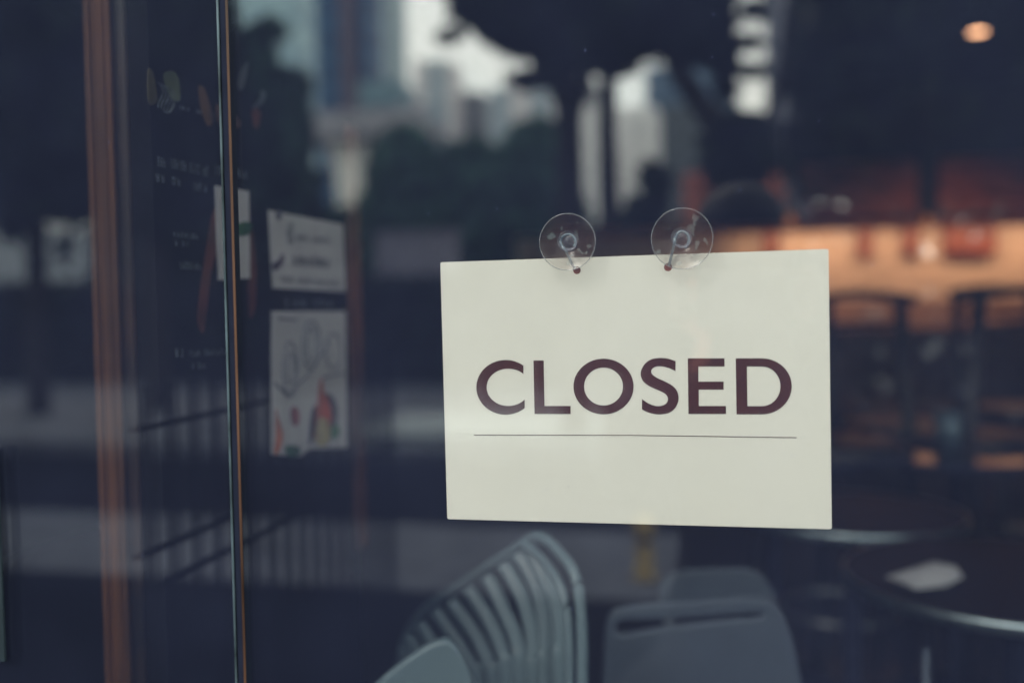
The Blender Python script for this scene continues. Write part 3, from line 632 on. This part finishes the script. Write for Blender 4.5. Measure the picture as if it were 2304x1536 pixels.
def tree(name, label, base, blobs, n, size, m, trunk, tr=0.1, limbs=(), group="street trees across the road", seed=1):
    rnd = random.Random(seed)
    t = thing(name, label, "tree", base, group)
    V, Fc = leaves(None, blobs, n, size, rnd)
    me = bpy.data.meshes.new("crown"); me.from_pydata(V, [], Fc); me.materials.append(m); o = bpy.data.objects.new("crown", me); link(o, t)
    bm = bmesh.new(); tube(bm, spline(trunk, 4), [tr * (1 - 0.3 * i / (len(spline(trunk, 4)) - 1)) for i in range(len(spline(trunk, 4)))], 10)
    for l in limbs:
        sp = spline(l, 4); tube(bm, sp, [tr * 0.5 * (1 - 0.6 * i / (len(sp) - 1)) for i in range(len(sp))], 8)
    obj("trunk", bm, bark, t, True); return t
def vb(px, py, dist, rpx, rpy, ry=None):
    """an ellipsoid of foliage seen at px,py at that street distance; radii given in pixels at that distance"""
    p = street(px, py, dist); k = (dist - CAM.y) / FPX
    return (p.x, p.y, p.z, rpx * k, (ry if ry else rpx * k), rpy * k)
def ground_pt(px, dist): p = street(px, 700, dist); return Vector((p.x, p.y, -0.14))
# big tree whose trunk stands left of centre
d = 7.5
T1 = [ground_pt(1290, d), street(1283, 500, d), street(1280, 300, d), street(1275, 160, d), street(1290, 20, d)]
tree("street_tree", "broad dark tree with an upright trunk, nearest the shop front", ground_pt(1290, d),
     [vb(1290, -60, d, 290, 195), vb(1130, -60, d, 110, 85), vb(1440, -20, d, 170, 150), vb(1280, 110, d, 75, 60), vb(1560, 20, d, 85, 90), vb(1075, 0, d, 75, 62), vb(1010, 80, d, 26, 12), vb(1200, 178, d, 75, 14)], 15000, 0.10, leaf_mats[0], T1, 0.13,
     [[street(1280, 300, d), street(1340, 120, d), street(1400, 20, d)], [street(1278, 260, d), street(1200, 120, d), street(1130, 60, d)]], seed=3)
d = 6.5
T2 = [ground_pt(1372, d), street(1370, 460, d), street(1366, 300, d), street(1370, 120, d)]
tree("street_tree", "slender dark tree standing close to the right of the broad one", ground_pt(1372, d),
     [vb(1375, 60, d, 90, 110), vb(1330, -60, d, 160, 90)], 4200, 0.09, leaf_mats[0], T2, 0.085, seed=4)
d = 6.0
T3 = [ground_pt(1672, d), street(1665, 480, d), street(1645, 340, d), street(1580, 240, d), street(1520, 150, d), street(1480, 60, d)]
tree("street_tree", "leaning dark tree with a forked slanting trunk", ground_pt(1672, d),
     [vb(1480, 10, d, 120, 95), vb(1560, 40, d, 84, 100), vb(1660, 345, d, 78, 88), vb(1600, 110, d, 45, 40), vb(1690, 24, d, 32, 9), vb(1690, 92, d, 36, 6), vb(1690, 160, d, 36, 6), vb(1628, 130, d, 26, 110), vb(1472, 430, d, 34, 66), vb(1440, 480, d, 40, 40)], 8000, 0.075, leaf_mats[0], T3, 0.10,
     [[street(1655, 390, d), street(1740, 240, d), street(1765, 120, d), street(1775, 0, d)]], seed=5)
d = 8.0
tree("street_tree", "wide low-branched dark tree right of the leaning one", ground_pt(2050, d),
     [vb(1960, 60, d, 165, 330), vb(2060, 160, d, 260, 330), vb(2300, 120, d, 260, 380), vb(1850, 330, d, 90, 130)], 17000, 0.12, leaf_mats[0], [ground_pt(2050, d), street(2050, 500, d), street(2060, 200, d)], 0.12, seed=6)
# left masses
d = 9.0
tree("street_tree", "dense dark tree at the far left of the street", ground_pt(60, d),
     [vb(-60, 160, d, 260, 340), vb(140, 180, d, 220, 330), vb(40, 420, d, 170, 80), vb(88, 575, d, 9, 60), vb(150, 560, d, 10, 70), vb(120, 478, d, 120, 34), vb(30, 530, d, 30, 22), vb(20, 500, d, 60, 20)], 15000, 0.13, leaf_mats[0], [ground_pt(78, d), street(80, 520, d), street(70, 250, d)], 0.13, seed=7)
tree("street_tree", "dense dark tree left of the gap of open sky", ground_pt(380, 9.5),
     [vb(370, 150, 9.5, 185, 360), vb(330, 420, 9.5, 160, 130), vb(470, 300, 9.5, 90, 220)], 14000, 0.13, leaf_mats[0], [ground_pt(350, 9.5), street(350, 520, 9.5), street(360, 250, 9.5)], 0.13, seed=8)
d = 11.0
tree("street_tree", "ragged green tree below the open sky with light showing through", ground_pt(640, d),
     [vb(570, 130, d, 55, 75), vb(600, 70, d, 50, 28), vb(600, 300, d, 108, 175), vb(650, 190, d, 60, 45), vb(625, 430, d, 75, 130), vb(560, 470, d, 110, 120)], 12000, 0.10, leaf_mats[1], [ground_pt(640, d), street(640, 500, d), street(620, 250, d)], 0.1, seed=9)
for i, (px, py, rx, ry, lab) in enumerate(((915, 420, 92, 148, "round green tree in front of the viaduct, leftmost of three"), (1060, 440, 105, 135, "round green tree in front of the viaduct, middle of three"), (1205, 410, 100, 150, "round green tree in front of the viaduct, rightmost of three"))):
    d = 17 + i * 0.8
    tree("round_tree", lab, ground_pt(px, d), [vb(px, py, d, rx, ry), vb(px - 30, py + 70, d, rx, ry * 0.7), vb(px + 25, py + 90, d, rx, ry * 0.7)], 8500, 0.15, leaf_mats[1], [ground_pt(px, d), street(px, 520, d), street(px, 400, d)], 0.1, group="round trees before the viaduct", seed=20 + i)
# clipped hedge on the far side of the road
def hedge(label, px0, px1, dist, z1, m, n, size=0.09, depth=0.9, seed=1):
    rnd = random.Random(seed); a, b = street(px0, 700, dist), street(px1, 700, dist); V, Fc = [], []
    for _ in range(n):
        c = Vector((a.x + (b.x - a.x) * rnd.random(), a.y - depth * rnd.random(), -0.1 + (z1 + 0.1) * rnd.random() ** 0.8 + rnd.gauss(0, 0.03))); s = size * (0.6 + rnd.random())
        p = Vector((rnd.gauss(0, 1), rnd.gauss(0, 1), rnd.gauss(0, 1))).normalized(); q = p.orthogonal().normalized()
        i = len(V); V += [c - p * s, c + q * s * 0.6, c + p * s, c - q * s * 0.6]; Fc.append((i, i + 1, i + 2, i + 3))
    t = thing("hedge", label, "hedge", ((a.x + b.x) / 2, a.y, -0.1))
    me = bpy.data.meshes.new("foliage"); me.from_pydata(V, [], Fc); me.materials.append(m); o = bpy.data.objects.new("foliage", me); link(o, t)
    obj("woody_core", B((min(a.x, b.x) + 0.1, a.y - depth + 0.15, -0.14), (max(a.x, b.x) - 0.1, a.y - 0.15, z1 - 0.12)), bark, t)
hd = -y_d + 0.1
hedge("long clipped dark hedge beyond the far pavement", -250, 1560, hd + 0.3, on_y(100, 640, hd).z, leaf_mats[0], 16000, 0.11, seed=31)
hedge("tall dark hedge beyond the far pavement, behind the left-hand trees", 200, 700, 21, on_y(300, 400, 21).z, leaf_mats[0], 16000, 0.16, seed=41)
hedge("tall green hedge under the viaduct", 690, 1290, 23.5, on_y(780, 466, 23.5).z, leaf_mats[1], 14000, 0.16, seed=42)
hedge("dark hedge under the white buildings", 1290, 1560, 24, on_y(1400, 505, 24).z, leaf_mats[0], 8000, 0.14, seed=43)
a, b = street(846, 532, 13.5), street(1020, 588, 13.5)
lw = thing("low_wall", "low pale concrete wall before the round trees", "wall", (a.x, a.y, 0))
obj("wall", B((a.x, a.y - 0.25, -0.14), (b.x, a.y, a.z)), mat("purple_concrete", (0.21, 0.20, 0.25), 0.8), lw); obj("coping", B((a.x - 0.03, a.y - 0.28, a.z + 0.002), (b.x + 0.03, a.y + 0.03, a.z + 0.06)), mat("purple_concrete", (0, 0, 0)), lw)
# planter and hedge added behind the photographer to keep the right reflection dark
pa = -2.6
plm = mat("planter_black", (0.008, 0.008, 0.010), 0.6, 0, 0.1, 5, spec=0.1)
pt_ = thing("added_planter_hedge", "dark box planter with a thick hedge, added to keep the right reflection dark", "planter", (1.6, pa, 0))
obj("box", B((0.12, pa - 0.45, GZ), (3.4, pa, 0.75)), plm, pt_, bevel=0.01)
rnd = random.Random(5); V, Fc = [], []
for _ in range(6000):
    c = Vector((0.1 + 3.3 * rnd.random(), pa - 0.45 * rnd.random(), 0.72 + 0.75 * rnd.random())); s = 0.045 * (0.6 + rnd.random())
    p = Vector((rnd.gauss(0, 1), rnd.gauss(0, 1), rnd.gauss(0, 1))).normalized(); q = p.orthogonal().normalized()
    i = len(V); V += [c - p * s, c + q * s * 0.6, c + p * s, c - q * s * 0.6]; Fc.append((i, i + 1, i + 2, i + 3))
me = bpy.data.meshes.new("foliage"); me.from_pydata(V, [], Fc); me.materials.append(leaf_mats[0]); link(bpy.data.objects.new("foliage", me), pt_)

# buildings, viaduct
def vbox(name, label, px0, px1, pytop, dist, depth, m, cat="building", roof=None):
    px1 = px1 - depth / (dist + depth) * max(0, 1669 - px1)        # the side wall shows too
    a = street(px0, pytop, dist); b = street(px1, pytop, dist); z = (a.z + b.z) / 2
    t = thing(name, label, cat, ((a.x + b.x) / 2, a.y, -0.14))
    me_ = B((a.x, a.y - depth, -0.14), (b.x, a.y, z)); obj("wall", me_, m, t)
    w_ = b.x - a.x
    obj("roof", B((a.x + w_ * 0.02, a.y - depth * 0.95, z + 0.003), (b.x - w_ * 0.02, a.y - 0.02 * depth, z + w_ * 0.02)), m, t)
    obj("entrance", B((a.x + w_ * 0.4, a.y + 0.003, -0.13), (a.x + w_ * 0.6, a.y + 0.06, 2.6)), dark_post, t)
    return t
blue_f = facade("blue_facade", (0.03, 0.10, 0.20), (0.012, 0.055, 0.14), 1.6, 3.2)
teal_f = facade("teal_facade", (0.13, 0.22, 0.26), (0.07, 0.14, 0.18), 1.4, 3.0)
beige_f = facade("beige_facade", (0.74, 0.68, 0.68), (0.38, 0.44, 0.48), 3.2, 200, 0.5, 1.0)
white_f = facade("white_facade", (0.82, 0.78, 0.76), (0.70, 0.68, 0.66), 1.4, 3.1, 0.5, 0.5)
vbox("added_teal_tower", "broad teal tower added behind the ragged green tree to tint the sky gap", 470, 706, -300, 75, 4, facade("teal_glass_facade", (0.40, 0.56, 0.60), (0.30, 0.44, 0.50), 3.0, 3.4))  # tower added so the white sky gap turns teal
vbox("grey_building", "small purple-grey building beside the viaduct pier", 796, 868, 292, 40, 3, mat("purple_render", (0.20, 0.19, 0.23), 0.8))
tw = vbox("office_tower", "tall dark blue glass office tower with a plum-coloured pier", 688, 852, -420, 90, 4, blue_f)
a, b = street(768, 0, 89.8), street(803, 0, 89.8)
obj("pier", B((a.x, a.y, -0.13), (b.x, a.y + 0.6, street(780, -430, 90).z)), mat("plum_cladding", (0.12, 0.09, 0.12), 0.6), tw)
rt = thing("round_tower", "pale grey cylindrical tower beside the blue office tower", "building", street(880, 600, 100))
q = street(878, 200, 105); rr = (street(915, 200, 105) - street(842, 200, 105)).length / 2
bm = bmesh.new(); lathe(bm, [(rr, -0.13), (rr, 70), (rr * 0.8, 73), (0.01, 74)], (q.x, q.y, 0), 48); obj("wall", bm, facade("pale_grey_facade", (0.48, 0.56, 0.58), (0.36, 0.46, 0.50), 200, 3.2), rt, True)
bm = bmesh.new(); lathe(bm, [(rr * 0.5, 73.2), (rr * 0.5, 77), (0.01, 77)], (q.x, q.y, 0), 24); obj("roof_drum", bm, teal_f, rt, True)
vbox("office_block", "low teal office block at the foot of the round tower", 806, 934, 182, 72, 4, teal_f)
vbox("apartment_block", "beige apartment block with upright stripes, taller of the pair", 930, 1040, 138, 80, 4, beige_f)
vbox("apartment_block", "beige apartment block with upright stripes, lower of the pair", 1100, 1262, 196, 76, 4, beige_f)
vbox("infill_building", "small grey building between the two striped apartment blocks", 1038, 1102, 205, 84, 4, mat("grey_render", (0.18, 0.19, 0.21), 0.8))
vbox("white_building", "narrow white building seen between two tree trunks", 1288, 1364, 238, 48, 3, white_f)
vbox("grey_building", "narrow grey building behind the narrow white one", 1296, 1346, 176, 60, 3, mat("mid_grey_render", (0.15, 0.15, 0.17), 0.8))
vbox("white_building", "white building right of the slender tree", 1388, 1486, 244, 52, 3, white_f)
vbox("blue_building", "wide blue-grey building behind the leaning tree", 1452, 1655, 148, 95, 5, facade("slate_blue_facade", (0.10, 0.16, 0.24), (0.06, 0.11, 0.18), 2.5, 3.2))
vbox("grey_building", "plain grey-green building below the blue-grey one", 1486, 1640, 235, 60, 4, mat("green_grey_render", (0.085, 0.10, 0.11), 0.8))
vbox("lattice_building", "grey building behind the gap right of the leaning tree", 1722, 1830, -300, 110, 5, facade("grey_grid", (0.13, 0.13, 0.16), (0.05, 0.06, 0.09), 2.4, 3.0))
vbox("brick_outbuilding", "low red-brown brick building straight behind the photographer", 1536, 1768, 388, 10.5, 3, mat("dark_brick", (0.42, 0.13, 0.09), 0.8, 0, 0.4, 5))
vbox("pale_building", "low pale building glimpsed under the trees at the left", -180, 206, 486, 26, 8, facade("pale_render", (0.34, 0.37, 0.40), (0.06, 0.07, 0.09), 1.1, 40, 0.42, 1.0))
vi = thing("viaduct", "pale concrete road viaduct on flared piers", "viaduct", street(760, 700, 28))
conc = mat("pale_concrete", (0.30, 0.29, 0.31), 0.85, 0, 0.1, 1.0); concw = mat("light_concrete", (0.80, 0.77, 0.72), 0.8, 0, 0.06, 1.0)
zd0, zd1 = street(800, 306, 28).z, street(800, 272, 28).z
obj("deck", B((-40, street(800, 300, 28).y - 2, zd0), (street(960, 300, 28).x, street(800, 300, 28).y, zd1)), conc, vi)
obj("parapet", B((-40, street(800, 300, 28).y - 0.2, zd1 + 0.002), (street(960, 300, 28).x, street(800, 300, 28).y - 0.03, zd1 + 0.35)), conc, vi)
def pier(px):
    cx = street(px, 500, 28).x; yy = street(px, 500, 28).y - 1.5; bm = bmesh.new(); rings = []
    k = (28.7) / FPX
    for (hw, pyy) in ((26, 760), (28, 470), (32, 400), (42, 340), (60, 306)):
        z = street(px, pyy, 28).z if pyy < 700 else -0.13
        rings.append([bm.verts.new((cx + sx * hw * k, yy + sy * 0.7, z)) for sx, sy in ((-1, -1), (1, -1), (1, 1), (-1, 1))])
    for i in range(4):
        for j in range(4): bm.faces.new((rings[i][j], rings[i][(j + 1) % 4], rings[i + 1][(j + 1) % 4], rings[i + 1][j]))
    obj("pier", bm, concw, vi)
pier(762)
# bollard on the pavement
bp = mir(on_z(1450, 1302, GZ)); ylw = mat("yellow_paint", (0.42, 0.27, 0.03), 0.5, 0, 0.15, 10)
zb = mir(on_y(1450, 1170, -bp.y)).z
bo = thing("bollard", "yellow bollard at the terrace edge", "bollard", (bp.x, bp.y, GZ))
bm = bmesh.new(); lathe(bm, [(0.05, GZ), (0.05, GZ + 0.015), (0.036, GZ + 0.02), (0.036, zb), (0.02, zb + 0.02), (0.001, zb + 0.025)], (bp.x, bp.y, 0), 24); obj("post", bm, ylw, bo, True)
bm = bmesh.new(); lathe(bm, [(0.038, zb - 0.1), (0.038, zb - 0.06)], (bp.x, bp.y, 0), 24); obj("band", bm, black_m, bo, True)

# ------------------------------------------------------------------ the photographer, crouching behind the camera
cloth = mat("dark_navy_cloth", (0.006, 0.007, 0.011), 0.9, 0, 0.2, 30, spec=0.1)
skin = mat("skin", (0.10, 0.055, 0.035), 0.6, 0, 0.05, 20, spec=0.2)
hair_m = mat("black_hair", (0.004, 0.004, 0.005), 0.7, 0, 0.3, 80, spec=0.1)
def skinned(name, V, E, Rr, m, parent, root=0, sub=2):
    me = bpy.data.meshes.new(name); me.from_pydata(V, E, []); me.materials.append(m); o = bpy.data.objects.new(name, me); link(o, parent)
    o.modifiers.new("s", "SKIN"); sv = me.skin_vertices[0].data
    for i, r in enumerate(Rr): sv[i].radius = (r, r) if not isinstance(r, tuple) else r; sv[i].use_root = i == root
    s = o.modifiers.new("u", "SUBSURF"); s.levels = s.render_levels = sub
    for p in me.polygons: p.use_smooth = True
    o.modifiers["s"].use_smooth_shade = True
    return o
px0, py0 = 0.0, -1.02
ps = thing("person", "person in dark clothes crouching outside and holding up a camera", "person", (px0, py0 - 0.1, GZ))
V = [(0, -1.22, 0.52), (0, -1.20, 0.68), (0, -1.17, 0.84), (0, -1.12, 0.98), (0, -1.09, 1.06), (0, -1.05, 1.13), (0, -1.03, 1.22), (0, -1.02, 1.30), (0, -1.03, 1.37),
     (-0.17, -1.12, 0.99), (-0.22, -1.00, 0.86), (-0.12, -0.87, 1.08), (-0.09, -0.845, 1.15),
     (0.17, -1.12, 0.99), (0.22, -1.00, 0.86), (0.12, -0.87, 1.08), (0.09, -0.845, 1.15),
     (-0.10, -1.20, 0.46), (-0.16, -0.78 - 0.12, 0.52), (-0.15, -1.10, 0.06), (-0.15, -0.98, 0.03),
     (0.10, -1.20, 0.46), (0.17, -1.02, 0.10), (0.15, -1.42, 0.07), (0.15, -1.50, 0.12)]
E = [(0, 1), (1, 2), (2, 3), (3, 4), (4, 5), (5, 6), (6, 7), (7, 8), (3, 9), (9, 10), (10, 11), (11, 12), (3, 13), (13, 14), (14, 15), (15, 16), (0, 17), (17, 18), (18, 19), (19, 20), (0, 21), (21, 22), (22, 23), (23, 24)]
Rr = [0.13, 0.125, 0.14, 0.13, 0.07, 0.055, 0.075, 0.085, 0.065, 0.065, 0.048, 0.036, 0.03, 0.065, 0.048, 0.036, 0.03, 0.09, 0.075, 0.05, 0.04, 0.09, 0.07, 0.05, 0.035]
skinned("body", V, E, Rr, cloth, ps)
bm = bmesh.new(); bmesh.ops.create_uvsphere(bm, u_segments=24, v_segments=16, radius=1.0)
for v in bm.verts: v.co = Vector((v.co.x * 0.078, -1.045 + v.co.y * 0.098, 1.255 + v.co.z * 0.125))
obj("head", bm, skin, ps, True)
bm = bmesh.new(); bmesh.ops.create_uvsphere(bm, u_segments=24, v_segments=16, radius=1.0)
for v in bm.verts: v.co = Vector((v.co.x * 0.092, -1.06 + v.co.y * 0.105, 1.285 + v.co.z * 0.115))
obj("hair", bm, hair_m, ps, True)
bm = bmesh.new(); tube(bm, [(0, -0.945, 1.26), (0, -0.925, 1.235), (0, -0.94, 1.222)], [0.010, 0.014, 0.010]); obj("nose", bm, skin, ps, True)
for s in (-1, 1):
    for f in range(4):
        zf = 1.235 - f * 0.021; ln = (0.062, 0.068, 0.066, 0.054)[f]
        skinned("finger", [(s * 0.098, -0.86, zf), (s * 0.104, -0.825, zf), (s * 0.092, -0.80, zf - 0.002), (s * (0.092 - ln * 0.35), -0.792, zf - 0.004)], [(0, 1), (1, 2), (2, 3)], [0.010, 0.009, 0.008, 0.007], skin, ps, 0, 1)
    skinned("thumb", [(s * 0.095, -0.875, 1.17), (s * 0.075, -0.882, 1.185), (s * 0.05, -0.885, 1.20)], [(0, 1), (1, 2)], [0.012, 0.010, 0.009], skin, ps, 0, 1)
    skinned("palm", [(s * 0.09, -0.85, 1.16), (s * 0.1, -0.862, 1.20), (s * 0.1, -0.86, 1.235)], [(0, 1), (1, 2)], [0.022, 0.022, 0.018], skin, ps, 0, 1)
cm = thing("handheld_camera", "black handheld camera held up by the crouching person", "camera", (0, -0.82, 1.15))
obj("camera_body", B((-0.07, -0.875, 1.152), (0.07, -0.815, 1.238)), black_m, cm, bevel=0.008)
obj("viewfinder", B((-0.025, -0.87, 1.239), (0.025, -0.82, 1.262)), black_m, cm, bevel=0.006)
bm = bmesh.new(); lathe(bm, [(0.001, -0.775), (0.028, -0.775), (0.034, -0.768), (0.036, -0.775), (0.036, -0.815)], (0, 0, 1.2), 32, "y"); obj("lens", bm, black_m, cm, True)

# lettering, pictures and hole discs belong to the surface they are on
for o in [q for q in bpy.data.objects if q.parent is not None and q.parent.get("category") in ("sign", "menu board", "poster", "notice")]:
    if o.name.split(".")[0] in ("board", "panel", "sheet"): continue
    host = [q for q in bpy.data.objects if q.parent == o.parent and q.name.split(".")[0] in ("board", "panel", "sheet")][0]
    o.parent = host; o.matrix_parent_inverse = Matrix.Identity(4)
